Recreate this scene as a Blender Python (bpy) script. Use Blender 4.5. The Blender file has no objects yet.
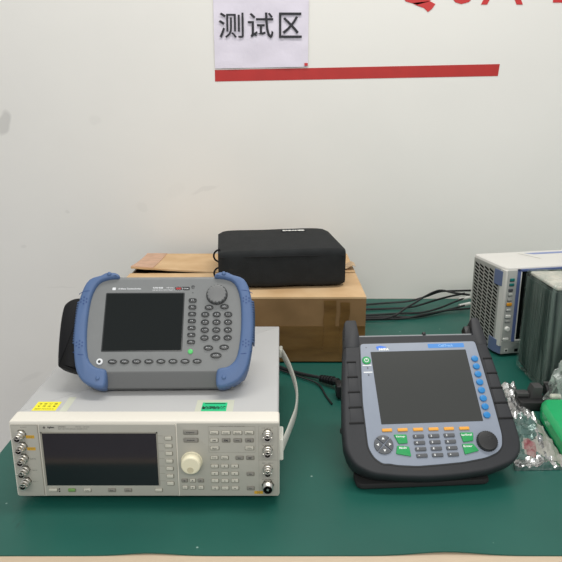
import bpy, bmesh, math, random
from mathutils import Vector, Matrix, noise
R = math.radians
sc = bpy.context.scene
col = sc.collection
random.seed(4)

# ------------------------------------------------------------------ camera, world, lights
CH, PITCH, FPX = 0.62, R(15.4), 630.0
cd = bpy.data.cameras.new('camera'); cam = bpy.data.objects.new('camera', cd); col.objects.link(cam)
cd.sensor_width = 36; cd.sensor_fit = 'HORIZONTAL'; cd.lens = 36 * FPX / 562; cd.clip_start = .02
cam.location = (0, 0, CH); cam.rotation_euler = (R(90) - PITCH, 0, 0)
sc.camera = cam
w = bpy.data.worlds.new('room_light'); sc.world = w; w.use_nodes = True
w.node_tree.nodes['Background'].inputs[0].default_value = (.93, .97, 1, 1)
w.node_tree.nodes['Background'].inputs[1].default_value = .50
def area(name, loc, rot, sx, sy, power, colr=(1, .97, .92)):
    l = bpy.data.lights.new(name, 'AREA'); l.shape = 'RECTANGLE'; l.size = sx; l.size_y = sy
    l.energy = power; l.color = colr
    o = bpy.data.objects.new(name, l); o.location = loc; o.rotation_euler = rot; col.objects.link(o)
area('ceiling_tube_light', (0.2, 1.2, 2.4), (0, 0, 0), 2.0, .4, 30)
area('ceiling_tube_light', (0.2, -1.5, 2.0), (R(42), 0, 0), 2.6, .5, 46)
sc.view_settings.view_transform = 'Standard'; sc.view_settings.look = 'None'
sc.view_settings.gamma = 1; sc.view_settings.use_curve_mapping = False
sc.view_settings.exposure = 0.0

# ------------------------------------------------------------------ view rays onto real planes (world metres)
_c, _s = math.cos(PITCH), math.sin(PITCH)
def ray(u, v):
    x = (u - 281) / FPX; y = -(v - 281) / FPX
    return Vector((x, _c + y * _s, -_s + y * _c))
def on_z(u, v, z=0.0):
    d = ray(u, v); return Vector((0, 0, CH)) + d * ((z - CH) / d.z)
def on_y(u, v, Y):
    d = ray(u, v); return Vector((0, 0, CH)) + d * (Y / d.y)

# ------------------------------------------------------------------ materials
def lin(c):
    c = c / 255
    return c / 12.92 if c <= .04045 else ((c + .055) / 1.055) ** 2.4
MATS = {}
def M(name, rgb, rough=.5, metal=0, spec=.5, var=0, vs=20, bump=0, bs=200, rgb2=None, stretch=(1, 1, 1), coat=0, bd=.001):
    m = bpy.data.materials.new(name); m.use_nodes = True; nt = m.node_tree; N = nt.nodes; L = nt.links
    b = N['Principled BSDF']
    c1 = [lin(x) for x in rgb] + [1]
    b.inputs['Base Color'].default_value = c1
    b.inputs['Roughness'].default_value = rough; b.inputs['Metallic'].default_value = metal
    b.inputs['Specular IOR Level'].default_value = spec; b.inputs['Coat Weight'].default_value = coat
    tc = N.new('ShaderNodeTexCoord'); mp = N.new('ShaderNodeMapping'); mp.inputs['Scale'].default_value = stretch
    L.new(tc.outputs['Object'], mp.inputs[0])
    if var:
        n = N.new('ShaderNodeTexNoise'); n.inputs['Scale'].default_value = vs; n.inputs['Detail'].default_value = 5
        L.new(mp.outputs[0], n.inputs['Vector'])
        r = N.new('ShaderNodeValToRGB'); r.color_ramp.elements[0].position = .35; r.color_ramp.elements[1].position = .65
        c2 = [lin(x) for x in rgb2] + [1] if rgb2 else [x * (1 - var) for x in c1[:3]] + [1]
        r.color_ramp.elements[0].color = c2; r.color_ramp.elements[1].color = c1
        L.new(n.outputs['Fac'], r.inputs[0]); L.new(r.outputs[0], b.inputs['Base Color'])
    if bump:
        n2 = N.new('ShaderNodeTexNoise'); n2.inputs['Scale'].default_value = bs; n2.inputs['Detail'].default_value = 3
        L.new(mp.outputs[0], n2.inputs['Vector'])
        bp = N.new('ShaderNodeBump'); bp.inputs['Strength'].default_value = bump; bp.inputs['Distance'].default_value = bd
        L.new(n2.outputs['Fac'], bp.inputs['Height']); L.new(bp.outputs[0], b.inputs['Normal'])
    MATS[name] = m
    return m
def film(name, tint, alpha, rough=.12, bs=40, stretch=(1, 1, 1), bd=.004, var=.3):
    """thin clear plastic: see-through with glossy creases"""
    m = bpy.data.materials.new(name); m.use_nodes = True; nt = m.node_tree; N = nt.nodes; L = nt.links
    b = N['Principled BSDF']; b.inputs['Base Color'].default_value = [lin(x) for x in tint] + [1]
    b.inputs['Roughness'].default_value = rough; b.inputs['Specular IOR Level'].default_value = .8
    tc = N.new('ShaderNodeTexCoord'); mp = N.new('ShaderNodeMapping'); mp.inputs['Scale'].default_value = stretch
    L.new(tc.outputs['Object'], mp.inputs[0])
    n = N.new('ShaderNodeTexNoise'); n.inputs['Scale'].default_value = bs; n.inputs['Detail'].default_value = 4
    n.inputs['Distortion'].default_value = .6
    L.new(mp.outputs[0], n.inputs['Vector'])
    bp = N.new('ShaderNodeBump'); bp.inputs['Strength'].default_value = 1; bp.inputs['Distance'].default_value = bd
    L.new(n.outputs['Fac'], bp.inputs['Height']); L.new(bp.outputs[0], b.inputs['Normal'])
    mr = N.new('ShaderNodeMapRange'); mr.inputs['From Min'].default_value = .4; mr.inputs['From Max'].default_value = .62
    mr.inputs['To Min'].default_value = max(0, alpha - var / 2); mr.inputs['To Max'].default_value = alpha + var / 2
    L.new(n.outputs['Fac'], mr.inputs[0]); L.new(mr.outputs[0], b.inputs['Alpha'])
    MATS[name] = m

M('floor', (150, 146, 152), .6, var=.15, vs=3)
M('laminate', (196, 176, 150), .45, var=.06, vs=30, stretch=(1, 14, 14))
M('bench_edge', (186, 170, 146), .5)
M('bench_steel', (190, 192, 190), .4, metal=.3)
M('red_paint', (184, 38, 34), .55, var=.08, vs=25)
M('letter_red', (200, 44, 44), .5)
M('paper', (226, 220, 232), .75, var=.05, vs=12, bump=.5, bs=22, bd=.004)
M('ink', (40, 40, 46), .7)
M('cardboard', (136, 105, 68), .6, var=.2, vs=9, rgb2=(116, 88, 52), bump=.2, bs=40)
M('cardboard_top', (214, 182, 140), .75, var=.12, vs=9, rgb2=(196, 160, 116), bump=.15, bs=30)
M('cardboard_torn', (206, 168, 142), .9, var=.2, vs=30, bump=.4, bs=60)
M('brown_tape', (114, 85, 46), .3, var=.25, vs=10, rgb2=(94, 68, 34), bump=.15, bs=15, stretch=(1, 1, 4), bd=.003)
M('tan_tape', (198, 164, 120), .3, var=.15, vs=14, bump=.2, bs=30)
M('black_fabric', (36, 38, 39), .85, spec=.25, var=.2, vs=30, bump=.5, bs=500, bd=.001)
M('black_strap', (20, 20, 22), .7, spec=.3, bump=.4, bs=300)
M('white_label', (236, 236, 232), .6)
M('gen_cover', (184, 184, 183), .5, var=.04, vs=6)
M('gen_bezel', (226, 221, 209), .45)
M('gen_panel', (180, 177, 166), .5, var=.03, vs=40)
M('gen_line', (150, 146, 134), .6)
M('gen_key', (206, 202, 188), .4)
M('gen_key_grey', (142, 138, 130), .45)
M('gen_key_green', (120, 160, 90), .45)
M('gen_knob', (238, 230, 200), .4)
M('gen_dimple', (206, 196, 165), .5)
M('gen_text', (96, 94, 88), .6)
M('amber', (212, 164, 40), .5)
M('screen_purple', (22, 20, 26), .13, spec=.8)
M('screen_black', (18, 22, 21), .08, spec=.4)
M('screen_grey', (60, 61, 59), .2, spec=.5)
M('metal', (216, 212, 204), .32, metal=1)
M('metal_dark', (120, 116, 108), .35, metal=1)
M('hole', (8, 8, 8), .9, spec=.1)
M('rubber_foot', (28, 28, 28), .8)
M('yellow', (242, 232, 40), .6)
M('yellow_ink', (120, 104, 20), .6)
M('green_label', (40, 196, 132), .5)
M('green_ink', (14, 50, 40), .6)
M('clear_tape', (206, 208, 190), .25)
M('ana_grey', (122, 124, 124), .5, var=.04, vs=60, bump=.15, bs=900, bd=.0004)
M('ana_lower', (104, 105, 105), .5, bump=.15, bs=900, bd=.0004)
M('ana_blue', (80, 105, 146), .55, var=.05, vs=30, bump=.15, bs=600, bd=.0004)
M('ana_blue_dark', (44, 70, 122), .6)
M('ana_key', (44, 46, 47), .35)
M('ana_knob', (112, 113, 113), .45)
M('ana_white', (226, 228, 230), .5)
M('ana_red', (170, 40, 40), .5)
M('led_green', (90, 200, 110), .3)
M('led_dark', (80, 82, 82), .3)
M('casing', (47, 48, 51), .55, spec=.4, var=.08, vs=40, bump=.2, bs=900, bd=.0004)
M('casing_dark', (6, 6, 7), .6, spec=.35)
M('casing_light', (150, 153, 156), .4)
M('tester_panel', (140, 148, 162), .45, var=.03, vs=60)
M('panel_rim', (30, 31, 33), .5)
M('sky_blue', (40, 126, 190), .35)
M('bar_blue', (72, 136, 208), .4)
M('bar_text', (150, 196, 240), .4)
M('logo_blue', (60, 120, 220), .4)
M('orange_key', (232, 164, 62), .4)
M('green_key', (36, 154, 84), .4)
M('key_grey', (86, 88, 92), .45)
M('white_ink', (240, 242, 240), .5)
M('knob_black', (34, 34, 35), .45)
M('rs_body', (214, 212, 206), .5)
M('rs_side', (164, 164, 158), .5)
M('rs_front', (168, 170, 166), .5)
M('rs_front_light', (196, 198, 192), .5)
M('rs_blue', (92, 108, 156), .5)
M('rs_blue_corner', (98, 112, 146), .5)
M('rs_blue_top', (128, 142, 186), .5)
M('rs_teal', (28, 120, 116), .4)
M('rs_orange', (230, 160, 50), .4)
M('rs_white', (232, 232, 226), .4)
M('wrap_core', (18, 40, 36), .6, var=.3, vs=20)
M('wrap_rib', (52, 70, 64), .5)
M('wrap_top', (206, 202, 190), .6)
film('wrap_film', (150, 166, 156), .2, .1, 5, (9, 9, .6), .008, .34)
film('bag_film', (198, 206, 200), .42, .1, 34, (1, 1, 1), .008, .5)
M('silver_bag', (206, 208, 208), .26, metal=.9, var=.45, vs=22, bump=.8, bs=38, bd=.008)
M('bag_window', (88, 118, 112), .15, metal=.2, spec=.7, var=.4, vs=40, bump=.8, bs=60, bd=.005)
M('bag_red', (126, 58, 66), .5, var=.3, vs=70, rgb2=(150, 128, 124))
M('bag_pale', (156, 156, 148), .4, var=.15, vs=40, bump=.4, bs=60, bd=.004)
M('green_plastic', (28, 172, 104), .3, var=.06, vs=20, spec=.5)
M('clamp_grey', (68, 68, 68), .5)
M('clamp_black', (26, 26, 27), .55)
M('cream', (224, 222, 206), .5)
M('cable_black', (24, 25, 27), .5)
M('cable_white', (214, 214, 208), .5)
M('handle_grey', (212, 212, 202), .4)

# painted wall: plaster with a few scuffs and dents
def wall_mat():
    m = M('wall_paint', (234, 232, 226), .7, var=.03, vs=2.2, bump=.25, bs=7, bd=.004)
    nt = m.node_tree; N = nt.nodes; L = nt.links; b = N['Principled BSDF']
    src = b.inputs['Base Color'].links[0].from_socket
    tc = N.new('ShaderNodeTexCoord')
    nz = N.new('ShaderNodeTexNoise'); nz.inputs['Scale'].default_value = 9; L.new(tc.outputs['Object'], nz.inputs['Vector'])
    ad = N.new('ShaderNodeVectorMath'); ad.operation = 'MULTIPLY_ADD'; ad.inputs[1].default_value = (.05, .05, .05)
    L.new(nz.outputs['Color'], ad.inputs[0]); L.new(tc.outputs['Object'], ad.inputs[2])
    for (u, v, rx, rz, tilt, dark) in ((5, 124, .014, .040, .35, .80), (205, 190, .05, .006, -.3, .94), (175, 190, .035, .02, -.5, .98),
                                       (140, 205, .02, .014, .6, .96), (60, 288, .06, .003, 0, .955), (24, 247, .008, .006, 0, .93),
                                       (68, 213, .008, .006, 0, .92), (30, 377, .05, .012, -.5, .955), (95, 120, .02, .015, .4, .965)):
        p = on_y(u, v, 2.03)
        mp = N.new('ShaderNodeMapping'); mp.vector_type = 'TEXTURE'
        mp.inputs['Location'].default_value = (p.x + .025, 2.03 + .025, p.z + .025); mp.inputs['Rotation'].default_value = (0, tilt, 0)
        mp.inputs['Scale'].default_value = (rx, 1, rz); L.new(ad.outputs[0], mp.inputs[0])
        ln = N.new('ShaderNodeVectorMath'); ln.operation = 'LENGTH'; L.new(mp.outputs[0], ln.inputs[0])
        rg = N.new('ShaderNodeMapRange'); rg.inputs['From Min'].default_value = .7; rg.inputs['From Max'].default_value = 1.1
        rg.inputs['To Min'].default_value = dark; rg.inputs['To Max'].default_value = 1; L.new(ln.outputs['Value'], rg.inputs[0])
        mx = N.new('ShaderNodeVectorMath'); mx.operation = 'SCALE'; L.new(src, mx.inputs[0]); L.new(rg.outputs[0], mx.inputs['Scale'])
        src = mx.outputs[0]
    L.new(src, b.inputs['Base Color'])
wall_mat()

# green bench mat: matt rubber with scratches and lint specks
def mat_mat():
    m = M('green_mat', (26, 90, 79), .42, var=.12, vs=5, bump=.12, bs=9, spec=.4, bd=.004)
    nt = m.node_tree; N = nt.nodes; L = nt.links; b = N['Principled BSDF']
    src = b.inputs['Base Color'].links[0].from_socket
    tc = N.new('ShaderNodeTexCoord')
    vo = N.new('ShaderNodeTexVoronoi'); vo.inputs['Scale'].default_value = 16; vo.inputs['Randomness'].default_value = 1
    L.new(tc.outputs['Object'], vo.inputs['Vector'])
    rg = N.new('ShaderNodeMapRange'); rg.inputs['From Min'].default_value = .012; rg.inputs['From Max'].default_value = .04
    rg.inputs['To Min'].default_value = 1; rg.inputs['To Max'].default_value = 0; L.new(vo.outputs['Distance'], rg.inputs[0])
    mx = N.new('ShaderNodeMix'); mx.data_type = 'RGBA'; mx.inputs['B'].default_value = (.35, .5, .45, 1)
    L.new(rg.outputs[0], mx.inputs['Factor']); L.new(src, mx.inputs['A'])
    n = N.new('ShaderNodeTexNoise'); n.inputs['Scale'].default_value = 7; n.inputs['Detail'].default_value = 8
    n.inputs['Distortion'].default_value = 2.5; L.new(tc.outputs['Object'], n.inputs['Vector'])
    r2 = N.new('ShaderNodeMapRange'); r2.inputs['From Min'].default_value = .68; r2.inputs['From Max'].default_value = .74
    r2.inputs['To Min'].default_value = 1; r2.inputs['To Max'].default_value = .72; L.new(n.outputs['Fac'], r2.inputs[0])
    s2 = N.new('ShaderNodeVectorMath'); s2.operation = 'SCALE'; L.new(mx.outputs['Result'], s2.inputs[0]); L.new(r2.outputs[0], s2.inputs['Scale'])
    L.new(s2.outputs[0], b.inputs['Base Color'])
mat_mat()

# ------------------------------------------------------------------ mesh builder
_txt = {}
def text_mesh(s, bold=0.0):
    k = (s, bold)
    if k not in _txt:
        cu = bpy.data.curves.new('t', 'FONT'); cu.body = s; cu.size = 1; cu.align_x = 'CENTER'; cu.align_y = 'CENTER'
        cu.offset = bold; cu.resolution_u = 3
        o = bpy.data.objects.new('t', cu); col.objects.link(o)
        bpy.context.view_layer.update()
        me = bpy.data.meshes.new_from_object(o.evaluated_get(bpy.context.evaluated_depsgraph_get()))
        vs = [v.co.copy() for v in me.vertices]; fs = [tuple(p.vertices) for p in me.polygons]
        bpy.data.objects.remove(o); bpy.data.curves.remove(cu); bpy.data.meshes.remove(me)
        x0 = min(v.x for v in vs); x1 = max(v.x for v in vs); y0 = min(v.y for v in vs); y1 = max(v.y for v in vs)
        vs = [Vector((v.x - (x0 + x1) / 2, v.y - (y0 + y1) / 2, 0)) for v in vs]
        _txt[k] = (vs, fs, x1 - x0, y1 - y0)
    return _txt[k]
def catmull(P, n=6, closed=False):
    P = [Vector(p) for p in P]; out = []; N_ = len(P)
    rng = range(N_) if closed else range(N_ - 1)
    for i in rng:
        if closed: a, b, c, d = P[i - 1], P[i], P[(i + 1) % N_], P[(i + 2) % N_]
        else: a, b, c, d = P[max(i - 1, 0)], P[i], P[i + 1], P[min(i + 2, N_ - 1)]
        for k in range(n):
            t = k / n
            out.append(.5 * ((2 * b) + (c - a) * t + (2 * a - 5 * b + 4 * c - d) * t * t + (3 * b - a - 3 * c + d) * t ** 3))
    if not closed: out.append(P[-1])
    return out
def area2(P): return sum(P[i - 1][0] * P[i][1] - P[i][0] * P[i - 1][1] for i in range(len(P)))
def ccw(P): return list(P) if area2(P) > 0 else list(P)[::-1]
def inset(P, d):
    out = []; n = len(P)
    for i in range(n):
        a, b, c = Vector(P[i - 1][:2]), Vector(P[i][:2]), Vector(P[(i + 1) % n][:2])
        e1 = (b - a).normalized(); e2 = (c - b).normalized()
        n1 = Vector((-e1.y, e1.x)); n2 = Vector((-e2.y, e2.x)); m = n1 + n2
        k = max(m.length_squared / 2, .5)
        q = b + m * (d / k); out.append((q.x, q.y))
    return out
def corner_round(P, r, n=4):
    """replace every corner of a polygon by a small arc; r may be a list"""
    out = []; N_ = len(P)
    for i in range(N_):
        a, b, c = Vector(P[i - 1][:2]), Vector(P[i][:2]), Vector(P[(i + 1) % N_][:2])
        ri = r[i] if isinstance(r, (list, tuple)) else r
        d1, d2 = (a - b), (c - b); ri = min(ri, d1.length * .45, d2.length * .45)
        p, q = b + d1.normalized() * ri, b + d2.normalized() * ri
        if ri < 1e-6: out.append((b.x, b.y)); continue
        for k in range(n + 1):
            t = k / n; z = p * (1 - t) ** 2 + b * 2 * t * (1 - t) + q * t * t; out.append((z.x, z.y))
    return out
def rrect(cx, cy, w_, h_, r, n=4):
    x0, x1, y0, y1 = cx - w_ / 2, cx + w_ / 2, cy - h_ / 2, cy + h_ / 2
    return corner_round([(x0, y0), (x1, y0), (x1, y1), (x0, y1)], r, n)
def circle(cx, cy, r, n=24, ry=None):
    ry = ry or r
    return [(cx + r * math.cos(2 * math.pi * k / n), cy + ry * math.sin(2 * math.pi * k / n)) for k in range(n)]
AX = {'z': Matrix.Identity(4), 'x': Matrix.Rotation(R(90), 4, 'Y'), 'y': Matrix.Rotation(R(-90), 4, 'X')}
class MB:
    def __init__(s, T=None, mat='ink'):
        s.v = []; s.f = []; s.m = []; s.T = T or Matrix.Identity(4); s.mat = mat
    def add(s, vs, fs, mat=None, T=None):
        o = len(s.v); TT = s.T @ T if T else s.T
        s.v += [TT @ Vector(p) for p in vs]
        for f in fs: s.f.append(tuple(i + o for i in f)); s.m.append(mat or s.mat)
        return s
    def loft(s, layers, mat=None, cap=(1, 1), T=None, closed=True):
        n = len(layers[0]); vs = [p for l in layers for p in l]; fs = []
        for k in range(len(layers) - 1):
            for i in range(n if closed else n - 1):
                j = (i + 1) % n; fs.append((k * n + i, k * n + j, (k + 1) * n + j, (k + 1) * n + i))
        if cap[0]: fs.append(tuple(range(n))[::-1])
        if cap[1]: fs.append(tuple(range((len(layers) - 1) * n, len(layers) * n)))
        return s.add(vs, fs, mat, T)
    def prism(s, P, z0, z1, bev=0, mat=None, T=None, bev0=0):
        P = ccw(P); L = []
        if bev0: L.append([(x, y, z0) for x, y in inset(P, bev0)]); L.append([(x, y, z0 + bev0) for x, y in P])
        else: L.append([(x, y, z0) for x, y in P])
        if bev:
            for a in (0, 30, 60, 90):
                q = inset(P, bev * (1 - math.cos(R(a)))); z = z1 - bev + bev * math.sin(R(a))
                L.append([(x, y, z) for x, y in q])
        else: L.append([(x, y, z1) for x, y in P])
        return s.loft(L, mat, T=T)
    def box(s, x0, x1, y0, y1, z0, z1, bev=0, mat=None, T=None, r=None):
        if bev or r:
            return s.prism(rrect((x0 + x1) / 2, (y0 + y1) / 2, x1 - x0, y1 - y0, r or bev, 3), z0, z1, bev, mat, T, bev)
        return s.prism([(x0, y0), (x1, y0), (x1, y1), (x0, y1)], z0, z1, 0, mat, T)
    def lathe(s, prof, c=(0, 0, 0), ax='z', seg=24, mat=None, cap=(1, 1), T=None):
        A = (T or Matrix.Identity(4)) @ Matrix.Translation(c) @ AX[ax]
        return s.loft([[(r * math.cos(2 * math.pi * k / seg), r * math.sin(2 * math.pi * k / seg), z) for k in range(seg)] for r, z in prof], mat, cap, A)
    def tube(s, pts, r, seg=8, mat=None, n=6, flat=1.0, up=None, T=None):
        P = catmull(pts, n) if n > 1 else [Vector(p) for p in pts]; L = []
        a = None
        for i, p in enumerate(P):
            t = (P[min(i + 1, len(P) - 1)] - P[max(i - 1, 0)]).normalized()
            if up is not None: a = Vector(up)
            elif a is None: a = Vector((0, 0, 1)) if abs(t.z) < .9 else Vector((1, 0, 0))
            b = t.cross(a).normalized(); a = b.cross(t).normalized()
            rr = r(i / (len(P) - 1)) if callable(r) else r
            L.append([p + a * (rr * math.cos(2 * math.pi * k / seg)) + b * (rr * flat * math.sin(2 * math.pi * k / seg)) for k in range(seg)])
        return s.loft(L, mat, T=T)
    def text(s, str_, x, y, z, h=None, w=None, mat=None, bold=0.0, T=None, sy=1):
        vs, fs, tw, th = text_mesh(str_, bold)
        if w and h: kx, ky = w / tw, h / th
        elif w: kx = ky = w / tw
        else: kx = ky = h / th
        return s.add([(x + p.x * kx, y + p.y * ky, z) for p in vs], fs, mat, T)
    def build(s, name, parent=None, angle=26, label=None):
        me = bpy.data.meshes.new(name); me.from_pydata([tuple(p) for p in s.v], [], s.f)
        names = []
        for k in s.m:
            if k not in names: names.append(k)
        for k in names: me.materials.append(MATS[k])
        for p, k in zip(me.polygons, s.m): p.material_index = names.index(k)
        bm = bmesh.new(); bm.from_mesh(me); bmesh.ops.recalc_face_normals(bm, faces=[f for f in bm.faces]); bm.to_mesh(me); bm.free()
        me.shade_smooth(); me.set_sharp_from_angle(angle=R(angle))
        o = bpy.data.objects.new(name, me); col.objects.link(o)
        if parent: o.parent = parent
        if label: o['label'] = label
        return o
def tag(o, label, cat, group=None):
    o['label'] = label; o['category'] = cat
    if group: o['group'] = group
    return o
def thing(name, label, cat, mw=None, group=None):
    o = bpy.data.objects.new(name, None); o.empty_display_size = .02; col.objects.link(o)
    if mw is not None: o.matrix_world = mw
    return tag(o, label, cat, group)
def struct(o): o['kind'] = 'structure'; return o
MM = Matrix.Scale(.001, 4)

# ------------------------------------------------------------------ setting
struct(MB(mat='wall_paint').box(-3.2, 3.2, 2.032, 2.13, -.75, 2.3).build('wall_back'))
struct(MB(mat='floor').box(-3.2, 3.2, -1.6, 2.13, -.80, -.75).build('floor'))

# ------------------------------------------------------------------ workbench
bench = thing('workbench', 'long beige workbench against the white wall, covered by the green mat', 'workbench', Matrix.Translation((.5, 1.39, -.75)))
TB = Matrix.Translation((-.5, -1.39, .75))
b = MB(TB, 'laminate'); b.box(-.5235, 1.55, .752, 2.028, -.032, -.002, .003); b.build('worktop', bench)
b = MB(TB, 'bench_edge'); b.box(-.5235, 1.55, .746, .7525, -.034, -.0045, .0015); b.build('edge_band', bench)
b = MB(TB, 'bench_steel')
b.box(-.48, 1.5, .80, .84, -.08, -.032); b.build('rail', bench)
b = MB(TB, 'bench_steel'); b.box(-.48, 1.5, 1.95, 1.99, -.08, -.032); b.build('rail', bench)
for x in (-.48, 1.46):
    for y in (.80, 1.95):
        MB(TB, 'bench_steel').box(x, x + .04, y, y + .04, -.75, -.08, .002).build('leg', bench)

# green mat with a slightly wavy front edge
nx = 120; top = []; L = []
xs = [-.523 + (1.55 + .523) * i / nx for i in range(nx + 1)]
def lift(x): return .0022 * math.exp(-((x + .19) / .045) ** 2) + .0032 * math.exp(-((x - .24) / .06) ** 2)
rows = [(.768, .0005), (.768, .002), (.785, .002), (.83, .002), (2.027, .002), (2.027, 0), (.785, 0)]
for x in xs:
    l = lift(x)
    L.append([(x, .768 + l * 1.4, -.0019 + l), (x, .768 + l * 1.4, l), (x, .79, l * .5), (x, .83, 0), (x, 2.027, 0), (x, 2.027, -.0019), (x, .83, -.0019), (x, .79, -.0019 + l * .4)])
m_ = MB(mat='green_mat').loft(L).build('bench_mat')
tag(m_, 'dark green rubber mat covering the whole workbench top', 'mat')

# ------------------------------------------------------------------ wall: stripe, letters, paper
P = [on_y(u, v, 2.03) for u, v in ((215, 81.5), (498, 76), (500, 64), (214.8, 70))]
b = MB(mat='red_paint')
b.loft([[(p.x, 2.0318, p.z) for p in P], [(p.x, 2.0312, p.z) for p in P]])
tag(b.build('wall_stripe'), 'long narrow red stripe on the white wall just below the notice', 'stripe')
TW = Matrix.Translation((0, 2.0316, 0)) @ Matrix.Rotation(R(90), 4, 'X')
def wall_letter(ch, u0, u1, vbot, h, lab, tail=None):
    a = on_y(u0, vbot, 2.03); c_ = on_y(u1, vbot, 2.03)
    vs, fs, tw, th = text_mesh(ch, .03)
    b = MB(TW, 'letter_red'); w_ = c_.x - a.x
    b.text(ch, (a.x + c_.x) / 2, a.z + h / 2, 0, h=h, w=w_)
    if tail: b.add([(q.x, q.z, .0) for q in (on_y(u, v, 2.03) for u, v in tail)], [tuple(range(len(tail)))])
    # give the letter a little thickness
    n = len(b.v)
    vs2 = [v + Vector((0, -.0008, 0)) for v in b.v]; fs2 = [tuple(reversed([i + n for i in f])) for f in b.f]
    edges = {}
    for f in b.f:
        for i in range(len(f)):
            e = (f[i], f[(i + 1) % len(f)]); edges[e] = edges.get(e, 0) + 1
    side = [(e[0], e[1], e[1] + n, e[0] + n) for e in edges if (e[1], e[0]) not in edges]
    b.v += vs2; b.f += fs2 + side; b.m += ['letter_red'] * (len(fs2) + len(side))
    tag(b.build('wall_letter'), lab, 'letter', 'red letters cut off at the top of the wall')
wall_letter('O', 396, 439, 4.6, .12, 'red wall letter with a curled tail, leftmost of the cut-off row', [(412, 3), (417, 5.5), (424, 8), (428, 12), (432, 9), (435.5, 4), (430, 1)])
wall_letter('U', 449, 475, 4, .115, 'round-bottomed red wall letter just right of the tailed one')
wall_letter('A', 481, 523, 4.5, .115, 'red wall letter showing two separate feet')
wall_letter('L', 553, 580, 2.5, .115, 'red wall letter at the right edge of the photo')

p0, p1 = on_y(215, 68.5, 2.03), on_y(308, 67, 2.03)
nxp, nzp = 28, 36; vs = []; fs = []
W_, H_ = p1.x - p0.x, .29
for j in range(nzp + 1):
    for i in range(nxp + 1):
        x = p0.x + W_ * i / nxp; z = p0.z + .001 * (i / nxp) * 5 + H_ * j / nzp
        d = noise.noise(Vector((x * 14, z * 14, 3))) * .0022 + abs(noise.noise(Vector((x * 30, z * 22, 9)))) * .0015
        vs.append((x, 2.0285 - d, z))
n1 = len(vs)
vs += [(x, y + .0004, z) for x, y, z in vs]
for j in range(nzp):
    for i in range(nxp):
        a = j * (nxp + 1) + i; q = (a, a + 1, a + nxp + 2, a + nxp + 1); fs += [q, tuple(n1 + k for k in q[::-1])]
b = MB(mat='paper'); b.add(vs, fs)
for ch, u0, u1 in (('测', 219, 243.5), ('试', 248, 273.5), ('区', 279, 302)):
    a, c_ = on_y(u0, 38, 2.025), on_y(u1, 12.5, 2.025)
    b.text(ch, (a.x + c_.x) / 2, (a.z + c_.z) / 2, 0.0072, w=c_.x - a.x, h=c_.z - a.z, mat='ink', bold=.006, T=TW)
a = on_y(306, 64.5, 2.03)
b.box(a.x - .005, a.x + .005, a.z - .004, a.z + .004, .0055, .007, mat='letter_red', T=TW)
tag(b.build('paper_notice'), 'white paper notice with three black Chinese characters taped above the red stripe', 'notice')

# ------------------------------------------------------------------ cardboard box
bx = thing('cardboard_box', 'large brown cardboard box behind the handheld analyser, closed with tape', 'box', Matrix.Translation((-.107, 1.712, 0)))
TX = Matrix.Translation((.107, -1.712, 0))
x0, x1, y0, y1, zt = -.422, .209, 1.475, 1.95, .168
b = MB(TX, 'cardboard'); tk = .005
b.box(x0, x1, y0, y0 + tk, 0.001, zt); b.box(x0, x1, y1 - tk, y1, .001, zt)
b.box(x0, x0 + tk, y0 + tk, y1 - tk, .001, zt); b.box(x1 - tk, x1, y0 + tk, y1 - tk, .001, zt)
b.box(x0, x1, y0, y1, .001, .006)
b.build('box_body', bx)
def flap(name, ya, yb, za, zb, lab, torn=False):
    """flap hinged at y=ya (height zt) with its free edge at y=yb raised by za (left) .. zb (right)"""
    n = 30; vs = []; fs = []
    for j in range(7):
        t = j / 6
        for i in range(n + 1):
            u = i / n; x = x0 + (x1 - x0) * u
            y = ya + (yb - ya) * t + (noise.noise(Vector((x * 30, 2, 1))) * .003 if j == 6 else 0)
            z = zt + .0006 + t * t * (za * max(0, (-.19 - x) / .23) + zb) + noise.noise(Vector((x * 6, y * 6, 0))) * .0006 * t
            vs.append((x, y, z))
    m = len(vs); vs += [(x, y, z + .0045) for x, y, z in vs]
    for j in range(6):
        for i in range(n):
            a = j * (n + 1) + i; q = (a, a + 1, a + n + 2, a + n + 1); fs += [q[::-1], tuple(m + k for k in q)]
    per = [i for i in range(n + 1)] + [j * (n + 1) + n for j in range(1, 7)] + [6 * (n + 1) + i for i in range(n - 1, -1, -1)] + [j * (n + 1) for j in range(5, 0, -1)]
    for k in range(len(per)):
        a, c_ = per[k], per[(k + 1) % len(per)]; fs.append((a, c_, c_ + m, a + m))
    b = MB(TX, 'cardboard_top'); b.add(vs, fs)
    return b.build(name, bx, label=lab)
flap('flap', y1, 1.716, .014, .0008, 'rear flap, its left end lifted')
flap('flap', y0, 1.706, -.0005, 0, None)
b = MB(TX, 'cardboard_torn')
def patch(pts, z, mat, thick=.0012, wav=.001):
    Pq = ccw([(p[0], p[1]) for p in pts])
    b.loft([[(x, y, z + noise.noise(Vector((x * 30, y * 30, 0))) * wav) for x, y in Pq], [(x, y, z + thick + noise.noise(Vector((x * 30, y * 30, 0))) * wav) for x, y in Pq]], mat)
def zt_px(u, v, z): p = on_z(u, v, z); return (p.x, p.y)
b = MB(TX, 'cardboard_torn')
P = []
n = 8; L = []
for i in range(n + 1):
    x = x0 - .0012 + .062 * i / n
    def zf(y): t = (y1 - y) / (y1 - 1.716); return zt + .0056 + t * t * (.014 * max(0, (-.19 - x) / .23) + .0008)
    ye = 1.722 + .004 * noise.noise(Vector((x * 60, 0, 0))) ; yt = y1 - .01 * abs(noise.noise(Vector((x * 50, 3, 0))))
    row = [(x, ye + (yt - ye) * k / 6, zf(ye + (yt - ye) * k / 6) + .0012) for k in range(7)]
    L.append(row + [(p[0], p[1], p[2] - .002) for p in row[::-1]])
b.loft(L)
b.build('torn_patch', bx)
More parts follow.
